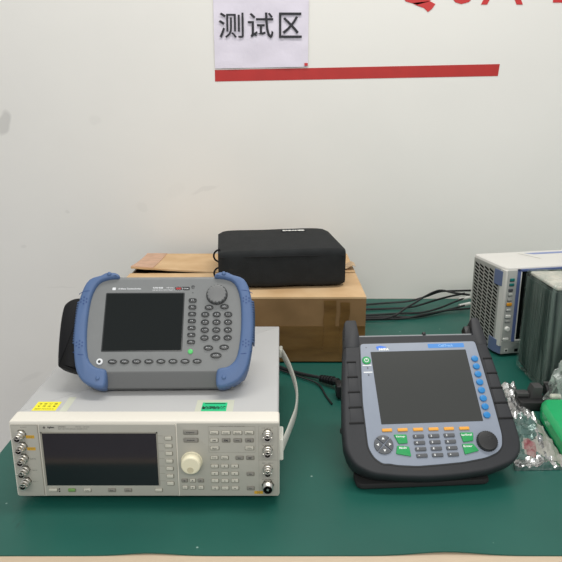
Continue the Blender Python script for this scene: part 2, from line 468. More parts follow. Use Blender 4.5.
# tapes: seam tape with wrinkled right end, brown tape on the front face, clear strips
b = MB(TX, 'tan_tape'); L = []
for i in range(41):
    x = -.10 + (.212 + .10) * i / 40; z = .1742
    z += .0005 * abs(noise.noise(Vector((x * 40, 0, 0)))) + (.014 * max(0, (x - .17) / .042) * (.6 + abs(noise.noise(Vector((x * 90, 5, 0))))))
    L.append([(x, 1.735, z + .0012), (x, 1.76, z + .0016), (x, 1.785, z + .001), (x, 1.785, z + .0005), (x, 1.735, z + .0005)])
b.loft(L); b.build('seam_tape', bx, label='tan packing tape with a crumpled end')
b = MB(TX, 'brown_tape')
b.box(x0 + .002, x1 - .001, y0 - .0008, y0 - .0001, .004, .098)
b.build('front_tape', bx, label='glossy olive brown tape on the front')
b = MB(TX, 'tan_tape')
for (xa, xb, za, zb) in ((.105, .135, .03, .165), (.145, .168, .02, .16)):
    L = []
    for i in range(15):
        t = i / 14; z = za + (zb - za) * t; o_ = .004 * noise.noise(Vector((z * 40, xa, 0)))
        L.append([(xa + o_, y0 - .0009, z), (xb + o_, y0 - .0009, z), (xb + o_, y0 - .0018 - .001 * abs(noise.noise(Vector((z * 50, 1, 0)))), z), (xa + o_, y0 - .0018, z)])
    b.loft(L, 'brown_tape')
b.build('clear_tape', bx)

# ------------------------------------------------------------------ black soft case on the box
yaw = math.atan2(.03, .32)
bag = thing('soft_case', 'black fabric soft carrying case lying on the cardboard box', 'case', Matrix.Translation((-.010, 1.706, .1775)) @ Matrix.Rotation(yaw, 4, 'Z'))
b = MB(mat='black_fabric'); L = []
BW, BD, BH = .326, .328, .099
prof = []
nrow = 22
for k in range(nrow + 1):        # sections along x, rounded rectangle in y/z
    t = k / nrow; x = -BW / 2 + BW * t
    e = min(t, 1 - t) * BW
    sh = 1 - .10 * math.exp(-e / .010)
    hz = BH * (1 - .02 * math.cos(t * 3)) * (1 - .08 * math.exp(-e / .012))
    sect = corner_round([(-BD / 2 * sh, .001), (BD / 2 * sh, .001), (BD / 2 * sh, hz * .93), (-BD / 2 * sh, hz * .98)], [.018, .03, .02, .017], 7)
    row = []
    for y, z in sect:
        d = noise.noise(Vector((x * 14, y * 14, z * 20))) * .003
        dn = Vector((0, y, z - hz / 2)).normalized() * d
        row.append((x, y + dn.y, max(.0005, z + dn.z)))
    L.append(row)
b.loft(L); b.build('case_body', bag, angle=60)
b = MB(mat='black_strap')
ring = [(x, -BD / 2 + .022 - .0, z) for x, z in ()]
for xs_, ys_, zs_ in ((1, 1, 1),):
    z_ = BH * .80
    b.tube(catmull([Vector((-BW / 2 + .004, -BD / 2 + .006, z_)), Vector((0, -BD / 2 - .0015, z_ + .003)), Vector((BW / 2 - .004, -BD / 2 + .005, z_))], 6), .0012, 6, n=1)
b.build('piping', bag)
for (yy, zz) in ((-.118, .076), (-.135, .034)):
    b = MB(mat='black_strap'); pts = []
    for k in range(13):
        a = R(90 + 180 * k / 12); pts.append((-BW / 2 + .006 + .017 * math.cos(a), yy, zz + .016 * math.sin(a)))
    b.tube(pts, .0024, 6, n=1); b.build('webbing_loop', bag)
b = MB(mat='white_label')
b.box(.022, .090, .093, .115, BH * .935, BH * .97, mat='black_fabric')
b.text('SARAHEE', .056, .104, BH * .9725, w=.064, h=.017, bold=.06, mat='white_label')
b.build('name_label', bag, label='small white lettering')

# ------------------------------------------------------------------ signal generator (big bench unit)
GX0, GX1, GY0, GZ0, GZ1 = -.427, -.0025, .891, .012, .147
gen = thing('signal_generator', 'wide cream bench signal generator with a dark display, under the handheld analyser', 'signal generator', Matrix.Translation((-.2147, 1.11, 0)))
TG0 = Matrix.Translation((.2147, -1.11, 0))
TG = TG0 @ Matrix.Translation((GX0, GY0 + .001, GZ0)) @ Matrix.Rotation(R(90), 4, 'X') @ MM     # front panel: mm, x right, y up, z out
b = MB(TG0, 'gen_cover'); b.box(GX0 + .0015, GX1 - .0015, GY0 + .0325, 1.338, GZ0 + .001, GZ1 - .0012, .002)
b.build('cover', gen)
b = MB(TG, 'gen_bezel')
outer = rrect(212.2, 67.5, 425, 135, 5, 3); L = []
for z, d in ((-32, 0), (-3, 0), (-.8, .8), (0, 2.6)):
    L.append([(x, y, z) for x, y in inset(ccw(outer), d)])
b.loft(L); b.build('bezel', gen)
# raised panel plates
b = MB(TG, 'gen_panel')
b.prism(rrect(23.5, 66, 42, 127, 2), -.5, .9, .5)
b.prism([(3.5, 129), (43.5, 129), (43.5, 128.4), (3.5, 128.4)], .8, 1.15, mat='gen_line')
b.box(44.6, 45.4, 3, 129, .2, 1.1, mat='gen_line')
b.text('OUTPUTS', 23, 124.5, 1.0, w=10, mat='gen_text')
for y, t in ((71, 'GATE'), (50.5, 'TRIG IN'), (30, 'DATA CLK')): b.text(t, 32.5, y - 2, 1.0, w=9, mat='gen_text')
for y, t in ((108, 'I OUT'), (87, 'Q OUT')): b.box(25.5, 38.5, y - 2.6, y + 2.6, .8, 1.2, mat='amber'); b.text(t, 32, y, 1.3, w=9, mat='gen_text')
b.build('connector_panel', gen)
b = MB(TG, 'gen_panel')
b.prism(rrect(154.5, 66.5, 214, 128, 3), -.5, 2.2, 1.2)
b.text('Agilent', 66.5, 125, 2.35, w=11.5, h=4.2, mat='ink', bold=.03); b.lathe([(1.9, 2.2), (1.9, 2.4)], (56, 125, 0), mat='gen_text')
b.text('E4438C', 84, 126.3, 2.35, w=12, mat='gen_text'); b.text('250 kHz - 3.0 GHz', 116, 126.3, 2.35, w=22, mat='gen_text')
b.text('ESG VECTOR SIGNAL GENERATOR', 101, 122.6, 2.35, w=46, h=1.8, mat='gen_text')
for k in range(7):
    b.box(232, 242, 106 - 13.4 * k - .3 + 4.6, 106 - 13.4 * k + .3 + 4.6, 2.1, 2.35, mat='gen_line')
b.build('display_panel', gen)
b = MB(TG, 'gen_panel')
b.prism(rrect(343.5, 67, 160, 130, 2), -.5, 1.4, .8)
for xa, xb, ya, yb in ((313, 386, 126.4, 127), (313, 386, 80.6, 81), (312.6, 313, 81, 127), (386, 386.4, 81, 127),
                       (391.6, 392, 5, 127), (391.6, 422, 67, 67.5), (392, 422, 127, 127.4), (422, 422.4, 5, 127)):
    b.box(xa, xb, ya, yb, 1.3, 1.55, mat='gen_line')
b.text('MODULATION / BASEBAND', 350, 126.8, 1.6, w=40, h=1.6, mat='gen_text')
for y, t in ((125, 'I INPUT'), (95, 'Q INPUT'), (63, 'EXT 1 INPUT'), (33, 'RF OUTPUT')): b.text(t, 406, y - 1.4, 1.55, w=18, h=2, mat='gen_text')
b.box(384, 398, 6, 11, 1.3, 1.6, mat='amber'); b.text('50', 391, 8.5, 1.7, w=5, mat='gen_text')
b.build('keypad_panel', gen)
b = MB(TG, 'screen_purple'); b.prism(rrect(141, 68.8, 181.5, 94, 1.5, 2), 2.0, 2.45); b.build('display', gen, angle=5)
b = MB(TG, 'panel_rim')
for xa, xb, ya, yb in ((49, 51.4, 21, 117), (230.8, 233, 21, 117), (49, 233, 115, 117)): b.box(xa, xb, ya, yb, 1.5, 2.75, mat='gen_line')
b.build('display_surround', gen)
M('key_rim_shade', (128, 124, 112), .6)  # dark outline of the keys with their shadow put into the colour
def key(parent, T, cx, cy, w_, h_, mat, z0, dz, txt=None, tm='gen_text', r=1, name='key', tw=.6, th=None, tx=0, ty=0, bold=.02, bev=.7, rim_shade=None, label=None):
    b = MB(T, mat); cy += 1
    if rim_shade: b.prism(rrect(cx + .3, cy - .7, w_ + 1.8, h_ + 2, r + .6, 2), z0 - .3, z0 + .35, 0, rim_shade)  # outline shifted down-right to draw the key's shadow in colour
    b.prism(rrect(cx, cy, w_, h_, r, 3), z0 - .3, z0 + dz, bev)
    if txt and len(txt) == 1: b.text(txt, cx + tx, cy + ty, z0 + dz + .12, h=1.1 if txt in '.-' else 2.8, mat=tm, bold=bold)
    elif txt: b.text(txt, cx + tx, cy + ty, z0 + dz + .12, w=w_ * tw, h=th, mat=tm, bold=bold)
    return b.build(name, parent, label=label)
for k in range(7): key(gen, TG, 249.5, 106 - 13.5 * k, 10.5, 5.4, 'gen_key', 2.2, 2.2, name='softkey', rim_shade='key_rim_shade')
for x, mt_, t in ((90, 'gen_key_green', None), (115, 'gen_key', 'Loc'), (154.5, 'gen_key_grey', 'Ret'), (180.5, 'gen_key_grey', 'Help'), (230, 'gen_key', None)):
    key(gen, TG, x, 13, 11, 5, mt_, 2.2, 2, t, name='key', rim_shade='key_rim_shade', tw=.5)
key(gen, TG, 60, 13.2, 13, 4.6, 'gen_key', 2.2, 2.4, None, name='power_switch', rim_shade='key_rim_shade')
b = MB(TG, 'hole'); b.lathe([(1.2, 2.2), (1.2, 2.8)], (70, 15.4, 0), seg=10); b.lathe([(1.2, 2.2), (1.2, 2.8)], (70, 11.3, 0), seg=10); b.build('power_lights', gen)
for y, t in ((116, 'Frequency'), (102.3, 'Amplitude')): key(gen, TG, 285, y, 22, 6.2, 'gen_key_grey', 1.4, 2.4, t, 'ink', rim_shade='key_rim_shade', tw=.55)
for x, t in ((322, 'Preset'), (340.3, 'Sweep'), (358.6, 'Mode'), (377, 'Menu')): key(gen, TG, x, 115, 13, 5.2, 'gen_key', 1.4, 2, t, rim_shade='key_rim_shade')
for x, t in ((321.5, 'AM'), (340.3, 'FM'), (358.6, 'Pulse'), (377, 'I/Q')): key(gen, TG, x, 102, 12, 5.6, 'gen_key_grey' if x > 330 else 'gen_key', 1.4, 2, t, 'ink', rim_shade='key_rim_shade', tw=.45)
for x, t in ((322, 'Aux'), (377, 'Utility')): key(gen, TG, x, 88.3, 13, 5.4, 'gen_key', 1.4, 2, t, rim_shade='key_rim_shade')
for x, t in ((321, 'Trig'), (337.5, 'Save')): key(gen, TG, x, 71, 11, 5.4, 'gen_key', 1.4, 2, t, rim_shade='key_rim_shade')
for x, t in ((361, 'Mod'), (378, 'RF')): key(gen, TG, x, 71, 11.5, 5.6, 'gen_key_grey', 1.4, 2, t, 'ink', rim_shade='key_rim_shade', tw=.4)
for r_ in range(4):
    for c in range(3):
        key(gen, TG, 321 + 16 * c, 56 - 13.3 * r_, 11, 5.2, 'gen_key', 1.4, 2, '7894561230.-'[r_ * 3 + c], 'ink', rim_shade='key_rim_shade', tw=.14)
for y, t in ((42, 'On'), (16, 'On')): key(gen, TG, 378, y, 11, 5.6, 'gen_key_grey', 1.4, 2, t, 'ink', rim_shade='key_rim_shade', tw=.35)
for x, mt_ in ((272, 'gen_key_grey'), (285, 'gen_key'), (298, 'gen_key_grey')): key(gen, TG, x, 30, 8.6, 5.2, mt_, 1.4, 2, {272: '<', 285: '^', 298: '>'}[x], 'ink', rim_shade='key_rim_shade', tw=.3)
for x in (272.5, 285, 298): key(gen, TG, x, 17.2, 8, 5.2, 'gen_key', 1.4, 2, {272.5: 'Inc', 285: 'v', 298: 'Ent'}[x], 'ink', rim_shade='key_rim_shade', tw=.3)
b = MB(TG, 'gen_knob')
b.lathe([(17, 1.3), (17, 2.5), (16.2, 3), (16, 5), (15.6, 14), (14.6, 16), (13, 16.8)], (285, 65.5, 0), seg=40)
b.lathe([(5.4, 16.7), (5, 17.1), (3.2, 16.9)], (284.5, 58.5, 0), seg=20, mat='gen_dimple'); b.build('tuning_knob', gen)
def bnc(x, y, kind=0):
    b = MB(TG, 'metal')
    if kind == 0:
        b.lathe([(8.2, .6), (8.2, 2.6), (7.4, 3.2)], (x, y, 0), seg=6, mat='metal_dark')
        b.lathe([(7.3, 2.6), (7.3, 6), (6.4, 6.6), (6.2, 9), (6.8, 9.4), (6.8, 12), (5.8, 12.6), (5.8, 18.4), (5.5, 19)], (x, y, 0), seg=24, cap=(1, 0))
        b.lathe([(5.5, 19), (4.2, 18.9), (4.1, 15)], (x, y, 0), seg=24, cap=(0, 0)); b.lathe([(4.15, 15.6), (0.5, 15.5)], (x, y, 0), seg=24, mat='hole', cap=(0, 1))
        b.lathe([(1.3, 13), (1.3, 18.2)], (x, y, 0), seg=8)
        for s_ in (-1, 1): b.lathe([(1.1, 0), (1.1, 7.2)], (x, y, 17), 'x' if s_ > 0 else 'x', 8, T=Matrix.Translation((x, y, 16)) @ Matrix.Scale(s_, 4, (1, 0, 0)) @ Matrix.Translation((-x, -y, -17)))
    else:
        b.lathe([(10, .6), (10, 3), (9.2, 3.4)], (x, y, 0), seg=6, mat='metal_dark')
        prof = [(8, 3), (8, 8)]
        for k in range(6): prof += [(8, 8 + k * 1.3), (7.3, 8.6 + k * 1.3)]
        prof += [(7.4, 16.4), (7, 16.8)]
        b.lathe(prof, (x, y, 0), seg=28, cap=(1, 0)); b.lathe([(7, 16.8), (4.9, 16.6), (4.9, 12)], (x, y, 0), seg=28, mat='hole', cap=(0, 1))
        b.lathe([(2, 12), (2, 17)], (x, y, 0), seg=10)
    return b.build('coaxial_connector', gen)
for y in (113, 92, 71, 50, 29): bnc(18.5, y)
for y in (114.5, 86, 52): bnc(406, y)
bnc(406, 23, 1)
# stickers on the lid
TL = TG0 @ Matrix.Translation((GX0, GY0, GZ1 - .0012)) @ MM
b = MB(TL, 'yellow'); b.box(22, 61, 38.5, 70, 0, .35)
for y, t in ((62, '精密仪器'), (53.5, '专用设备')):
    for k, ch in enumerate(t): b.text(ch, 28.5 + k * 8.6, y, .45, h=5, mat='yellow_ink', bold=.02)
b.text('BEST FOCUS A', 41, 44, .45, w=31, h=4, mat='yellow_ink', bold=.01)
b.build('yellow_sticker', gen, label='bright yellow sticker')
b = MB(TL, 'clear_tape'); b.box(287, 349, 34, 77, 0, .15); b.box(297, 338, 36.5, 67, .1, .4, mat='green_label')
b.box(301, 335, 62, 64.5, .4, .5, mat='green_ink')
for k, ch in enumerate('检测合格'): b.text(ch, 303 + k * 9.8, 48, .5, h=11.5, mat='green_ink', bold=.03)
b.build('green_sticker', gen, label='green sticker under clear tape')
b = MB(TL, 'gen_bezel'); b.box(68, 80, 36, 88, 0, .1, mat='clear_tape'); b.build('tape_residue', gen)
# side carry strap
b = MB(TG0, 'handle_grey')
pts = [(GX1 + .003, 1.328, .088), (GX1 + .012, 1.29, .088), (GX1 + .024, 1.22, .088), (GX1 + .033, 1.13, .087), (GX1 + .030, 1.05, .086), (GX1 + .018, .985, .085), (GX1 + .006, .93, .084)]
b.tube(pts, .0125, 12, flat=.2, up=(0, 0, 1)); b.build('carry_strap', gen)
b = MB(TG0, 'handle_grey'); b.box(GX1 - .001, GX1 + .0065, .905, .95, .068, .108, .003); b.build('strap_mount', gen)
b = MB(TG0, 'handle_grey'); b.box(GX1 - .002, GX1 + .006, 1.315, 1.338, .078, .1, .003); b.build('strap_mount', gen)
for x in (GX0 + .03, GX1 - .05):
    for y in (.93, 1.29): MB(TG0, 'rubber_foot').lathe([(.011, 0.0003), (.012, .006), (.012, .0135)], (x, y, 0), seg=18).build('foot', gen)

# ------------------------------------------------------------------ handheld analyser standing on the generator
def face_matrix(o, lean, yaw_, sc_=.001):
    ex = Vector((math.cos(yaw_), math.sin(yaw_), 0)); bk = Vector((-math.sin(yaw_), math.cos(yaw_), 0))
    ey = bk * math.sin(lean) + Vector((0, 0, 1)) * math.cos(lean); ez = ex.cross(ey)
    m = Matrix((ex, ey, ez)).transposed().to_4x4(); m.translation = o
    return m, Matrix.Scale(sc_, 4)
Fm, Sm = face_matrix(Vector((-.2392, 1.0111, .218)), R(35.7), R(1), .000985)
base = Fm @ Sm @ Vector((35, -66, -22)); base.z = .147
E0 = Matrix.Translation(base)
ana = thing('handheld_analyser', 'grey handheld analyser with blue rubber grips leaning back on the signal generator', 'analyser', E0)
TA = E0.inverted() @ Fm @ Sm
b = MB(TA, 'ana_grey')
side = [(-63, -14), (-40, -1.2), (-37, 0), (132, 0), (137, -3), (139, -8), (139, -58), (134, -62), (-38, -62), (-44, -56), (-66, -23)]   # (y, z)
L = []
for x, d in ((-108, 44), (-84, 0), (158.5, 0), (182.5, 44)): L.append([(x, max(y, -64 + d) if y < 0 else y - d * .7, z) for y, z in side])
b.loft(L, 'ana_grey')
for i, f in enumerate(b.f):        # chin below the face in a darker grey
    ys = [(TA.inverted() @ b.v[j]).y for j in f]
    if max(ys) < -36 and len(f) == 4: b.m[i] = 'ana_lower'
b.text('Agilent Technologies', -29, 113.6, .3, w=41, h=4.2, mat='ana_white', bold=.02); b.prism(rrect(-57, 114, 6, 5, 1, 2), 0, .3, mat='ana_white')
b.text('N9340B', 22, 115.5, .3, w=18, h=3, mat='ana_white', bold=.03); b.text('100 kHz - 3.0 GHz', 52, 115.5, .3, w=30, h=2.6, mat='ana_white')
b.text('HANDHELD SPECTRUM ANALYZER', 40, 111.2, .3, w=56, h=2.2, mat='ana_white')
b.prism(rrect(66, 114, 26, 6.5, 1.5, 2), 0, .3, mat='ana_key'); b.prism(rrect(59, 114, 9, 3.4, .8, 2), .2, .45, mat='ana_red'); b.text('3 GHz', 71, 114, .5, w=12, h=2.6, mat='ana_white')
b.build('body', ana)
def bumper(mir):
    out = [(-50, 140), (-58, 144), (-72, 144), (-82, 139), (-102, 131), (-113, 108), (-119, 70), (-119, 20), (-112, -27), (-100, -51), (-84, -62), (-66, -67), (-57, -62),
           (-57, -40), (-62, -33), (-78, -29), (-92, -11), (-98, 38), (-96, 92), (-85, 122), (-66, 131), (-50, 133)]
    if mir: out = [(-x + 74.5, y) for x, y in out]
    P = ccw([(p.x, p.y) for p in catmull([Vector((x, y, 0)) for x, y in out], 3, True)])
    L = []
    for z, d in ((7.5, 5), (6.6, 2.6), (4.2, .8), (1, 0), (-22, 0)): L.append([(x, y, z) for x, y in inset(P, d)])
    low = [(x, max(y, -46), -52) for x, y in inset(P, 2)]; lo2 = [(x, max(y, -37), -64) for x, y in inset(P, 6)]
    L += [low, lo2]
    b = MB(TA, 'ana_blue'); b.loft(L)
    sx = (lambda x: -x + 74.5) if mir else (lambda x: x)
    # grip ribs along the outer edge
    for k in range(17):
        y = 14 + k * 4.6
        xo = -120 + max(0, (abs(y - 46) - 20)) ** 2 * .0022
        b.tube([(sx(xo + 8), y, 5), (sx(xo + 1), y, 2.5), (sx(xo - .6), y, -4), (sx(xo - .6), y, -28)], 1.5, 6, n=3)
    for y in (103, -3):   # seams and dot pattern
        b.tube([(sx(-98), y + (5 if y > 50 else -6), 7.2), (sx(-108), y + (4 if y > 50 else -5), 7.2), (sx(-118), y, 3)], .6, 5, 'ana_blue_dark', n=3)
    for cy_ in (90, 10):
        for dx, dy in ((0, 0), (5, 3), (-5, 3), (5, -3), (-5, -3), (0, 6), (0, -6)):
            b.lathe([(1.3, 6.0), (1.3, 8.0)], (sx(-107 + dx), cy_ + dy, 0), seg=8, mat='ana_blue_dark')
    for x, y in ((-66, 140), (-70, -50)):
        b.lathe([(4, 6), (3.6, 9), (2, 10)], (sx(x), y, 0), seg=14)
    b.build('grip_bumper', ana, angle=50)
bumper(False); bumper(True)
b = MB(TA, 'ana_key'); b.prism(rrect(0, 52, 141, 108.5, 2, 2), -.3, .5, .3); b.build('screen_frame', ana)
b = MB(TA, 'screen_black'); b.prism(rrect(0, 52, 137, 104.5, 1, 2), .3, .8); b.build('screen', ana, angle=5)
def okey(x, y, w_, h_, t, name='key', m_='ana_key', tm='ana_white'):
    b = MB(TA, m_); q = circle(x, y, w_ / 2, 20, h_ / 2)
    b.prism(circle(x, y, w_ / 2 + .9, 20, h_ / 2 + .9), -.2, .5, 0, 'ana_lower'); b.prism(q, 0, 3.2, 1.2)
    if t: b.text(t, x, y, 3.35, w=w_ * .5, h=1.7, mat=tm)
    return b.build(name, ana)
for k in range(7):
    b = MB(TA, 'ana_key'); y = 91 - 12.8 * k
    b.prism(rrect(85.3, y, 14, 7.6, 3.4, 4), -.2, 3, 1.2); b.text('F%d' % (k + 1), 85.3, y, 3.15, w=4, h=2, mat='ana_white'); b.build('softkey', ana)
for i, t in enumerate(('ESC', 'MODE', 'FREQ', 'SPAN', 'AMPTD', 'BW', 'MARKER', 'SYS')): okey(-49 + 20.9 * i, -20, 15, 8, t)
b = MB(TA, 'ana_white'); b.lathe([(5.6, -.2), (5.6, 2), (5, 2.6), (2, 2.8)], (-71, -20, 0)); b.lathe([(2.6, 2.7), (2.6, 2.95), (1.7, 2.95)], (-71, -20, 0), mat='ana_key', seg=14); b.build('power_button', ana, label='round white power button')
rows = (('7', '8', '9'), ('4', '5', '6'), ('1', '2', '3'), ('0', '.', '-'))
for r_ in range(4):
    for c in range(3): okey(108.6 + 20.4 * c, 64.5 - 14.3 * r_, 14, 9.6, rows[r_][c] + ' ' + 'ABCDEFGHIJKL'[r_ * 3 + c])
okey(115, 77.6, 15, 9, 'SAVE'); okey(142.5, 79, 15, 9, 'LIMIT'); okey(116, 3.5, 16, 9, 'BACK'); okey(143.5, 4.5, 16, 9, 'CLEAR'); okey(129.5, -10, 19, 10, 'ENTER')
b = MB(TA, 'led_green'); b.lathe([(4.4, -.2), (4.4, 1.6), (3, 2.4)], (85, -3, 0), seg=18); b.build('status_button', ana, label='glowing green round button')
b = MB(TA, 'led_dark'); b.lathe([(3.2, -.1), (3.2, .8), (2.6, 1)], (85, 117, 0), seg=16); b.lathe([(1, -.1), (1, .6)], (85, 106, 0), seg=8); b.build('light_sensor', ana)
b = MB(TA, 'ana_knob')
gear = []
for k in range(96):
    a = 2 * math.pi * k / 96; rr = 17.6 - (1.1 if math.sin(a * 16) < -.45 else 0); gear.append((128.5 + rr * math.cos(a), 101.5 + rr * math.sin(a)))
b.prism(circle(128.5, 101.5, 19.4, 40), -.2, .6, 0, 'ana_key'); b.loft([[(x, y, 0) for x, y in gear], [(x, y, 7) for x, y in gear], [(128.5 + (x - 128.5) * .93, 101.5 + (y - 101.5) * .93, 9) for x, y in gear], [(128.5 + (x - 128.5) * .78, 101.5 + (y - 101.5) * .78, 9.8) for x, y in gear]])
b.build('tuning_knob', ana)
# hand strap on the left side
b = MB(TA, 'black_strap')
P = ccw([(p.x, p.y) for p in catmull([Vector(q + (0,)) for q in ((-112, 100), (-128, 101), (-141, 95), (-149, 82), (-151, 40), (-148, -16), (-142, -26), (-112, -34), (-106, -28), (-108, 30), (-106, 90))], 4, True)])
b.loft([[(x, y, z) for x, y in inset(P, d)] for z, d in ((-9, 5), (-13, 1), (-18, 0), (-46, 0), (-52, 3))]); b.build('hand_strap', ana, label='black padded hand strap', angle=60)
b = MB(TA, 'ana_key')
for x in (-20, 90): b.tube([(x, 40, -60), (x, 36, -70), (x, -15, -94.0)], 3, 8, n=1)
b.tube([(-20, -15, -94), (90, -15, -94)], 3, 8, n=1); b.build('rear_stand', ana)

# ------------------------------------------------------------------ rugged tester
Ft, St = face_matrix(Vector((.263, .990, .0935)) - .005 * Vector((.045, -.641, .766)), R(50), R(4), .001)
base = Ft @ Vector((0, -.08, -.03)); base.z = 0
E1 = Matrix.Translation(base)
tes = thing('rugged_tester', 'black rubber-cased tester with blue side buttons lying tilted on the green mat', 'tester', E1)
TT = E1.inverted() @ Ft @ St
out = [(-127, 209), (-109, 208), (-107, 175), (112, 174), (118, 209), (130, 209), (134, 168), (140, 122), (144, 60), (149, 0), (150, -34), (146, -55), (130, -74), (84, -89), (30, -95),
       (-20, -97), (-70, -94), (-117, -87), (-145, -71), (-158, -44), (-157, 0), (-151, 60), (-143, 122), (-135, 168)]
P = ccw(corner_round(out, [4, 3, 1, 1, 3, 4, 10, 12, 12, 12, 12, 10, 12, 14, 14, 14, 14, 12, 12, 12, 12, 12, 12, 10], 3))
b = MB(TT, 'casing'); L = []
for z, d in ((3.5, 11), (3, 9), (1.6, 5), (-2, 1.6), (-8, 0), (-26, 1)): L.append([(x, y, z) for x, y in inset(P, d if d < 5 else min(d, 11))])
def deep(z, d, ymin): return [(x, max(y, ymin), z) for x, y in inset(P, d)]
L += [deep(-34, 4, -80), deep(-46, 6, -62), deep(-58, 9, -50)]
# horns are too thin for the full inset: keep the notch edge tidy
def tidy(layer):
    return [(x if not (y > 172 and -112 < x < -100) else x, y, z) for x, y, z in layer]
b = MB(TT, 'casing'); ins = lambda d: [(x, y) for x, y in inset(P, d)]
def lay(z, d, ymin=-999):
    q = []
    for (x, y), (xi, yi) in zip(P, ins(d)):
        if y > 150: k = min(1, 3.0 / max(d, .01)); xi = x + (xi - x) * k; yi = y + (yi - y) * k
        q.append((xi, max(yi, ymin), z))
    return q
P = [p for p in P if p[1] < 174.5]                     # main shell without the two horns
i0 = max(range(len(P)), key=lambda i: math.hypot(P[i][0] - P[i - 1][0], P[i][1] - P[i - 1][1]))
P = P[i0:] + P[:i0]
P = [(P[-1][0], 175.5) if False else p for p in P]
for p in ((134, 175), (-135.2, 175)): P.append(p)
P = ccw(sorted(P, key=lambda p: math.atan2(p[1] - 40, p[0])))
b.loft([lay(3.5, 7), lay(2.8, 4.5), lay(.8, 2), (lay(-3, .5)), lay(-9, 0), lay(-26, 1), lay(-34, 3, -84), lay(-48, 6, -66), lay(-60, 9, -52)])
b.build('rubber_casing', tes, angle=50)
for hp in ([(-137, 150), (-106, 150), (-106, 175), (-108, 207), (-110, 210), (-127, 210), (-131, 205)], [(112, 150), (137, 150), (132, 206), (129, 210), (118, 210), (116, 206), (112, 175)]):
    b = MB(TT, 'casing'); hp = ccw(corner_round(hp, [1, 1, 3, 1.5, 1.5, 1.5, 1.5], 3))
    b.loft([[(x, y, z) for x, y in inset(hp, d)] for z, d in ((3.6, 1.6), (2.9, .6), (1, 0), (-30, .2), (-44, 2))]); b.build('casing_horn', tes, angle=50)
for y in (121, 91, 61.5, 32.5, 3.5):      # grip grooves, a raised pad between each two
    w0 = 139 + (121 - y) * .075
    for s_ in (-1, 1):
        b = MB(TT, 'casing_dark'); b.prism([(s_ * 119.5, y - 1.9), (s_ * (w0 - 2.5), y - 1.9), (s_ * (w0 - 2.5), y + .8), (s_ * 119.5, y + .8)], -4, 5.0, .2); b.build('grip_groove', tes)
for ya, yb in ((118.8, 92), (88.8, 62.5), (59.3, 33.6), (30.2, 4.6)):
    for s_ in (-1, 1):
        o1 = 134.5 + (121 - ya) * .075; o2 = 134.5 + (121 - yb) * .075
        b = MB(TT, 'casing'); b.prism(corner_round([(s_ * 121, yb), (s_ * o2, yb), (s_ * o1, ya), (s_ * 121, ya)], 1.2, 2), 1, 4.0, .6); b.build('grip_pad', tes)
pan = [(-107, 157), (112, 157), (114.5, 100), (116.5, 38), (117, -28), (112, -48), (101, -58), (80, -66), (40, -72), (-2, -74.5), (-40, -76), (-74, -73), (-86, -70), (-97, -70), (-110, -60), (-118, -42), (-117, 40), (-111, 110)]
P2 = corner_round(pan, [6, 6, 5, 5, 8, 8, 8, 8, 8, 8, 8, 6, 5, 6, 8, 8, 8, 8], 3)
b = MB(TT, 'panel_rim'); b.prism(inset(ccw(P2), -2.6), 1, 4.2, 1); b.build('panel_seal', tes)
b = MB(TT, 'tester_panel'); b.prism(P2, 2, 5, .8)
z = 5.1
b.prism(corner_round([(-79, 150), (-70, 152.5), (-58, 149), (-62, 146.5), (-72, 146), (-76, 143)], 1.5, 2), 4.6, z, mat='logo_blue')
b.text('IWFA', -64, 144.4, z + .15, w=19, h=5.2, mat='white_ink', bold=.05)
b.prism(rrect(54.5, 149, 69, 9, 1.2, 2), 4.6, z + .1, mat='bar_blue'); b.text('CellTrack', 54, 149, z + .3, w=28, h=5, mat='bar_text', bold=.01)
b.lathe([(1.1, 4.9), (1.1, z + .1)], (-97, 149, 0), seg=10, mat='key_grey')
for y in (110, 96): b.box(-108, -92, y + 1.5, y + 3.4, 4.8, z, mat='white_ink'); b.lathe([(1.4, 4.8), (1.2, 5.8)], (-99.5, y - 3, 0), seg=10, mat='key_grey')
b.build('front_panel', tes)
b = MB(TT, 'screen_grey'); b.prism(rrect(0, 69, 180, 141, 1, 2), 4.6, 5.4); b.build('screen', tes, angle=5)
b = MB(TT, 'green_key'); b.lathe([(8, 4.6), (8, 6.2), (7, 7)], (-100, 122, 0), seg=24); b.lathe([(4.2, 7), (4.2, 7.3), (3, 7.3)], (-100, 122, 0), seg=20, mat='ana_white'); b.lathe([(3, 7.2), (3, 7.4)], (-100, 122, 0), seg=20, mat='green_key')
b.box(-100.5, -99.5, 122, 125.6, 7.2, 7.6, mat='ana_white'); b.build('power_button', tes, label='round green power button')
for k in range(8):
    b = MB(TT, 'sky_blue'); b.prism(circle(102.6 - .55 * k, 119.5 - 15.8 * k, 6.4, 24, 6.0), 4.6, 8, 1.3); b.build('side_button', tes, label='round sky-blue button')
for k in range(6):
    b = MB(TT, 'orange_key'); b.prism(rrect(-82 + 27 * k, -12.5 - .3 * k, 17.5, 5.6, 1.5, 3), 4.6, 7.5, 1); b.text(['◂', '▸', '●', '◂', '▸', '●'][k] if False else 'F%d' % (k + 1), -82 + 27 * k, -12.5 - .3 * k, 7.65, w=4, h=2.2, mat='ink') if False else None
    b.build('function_key', tes, label='orange bar-shaped key')
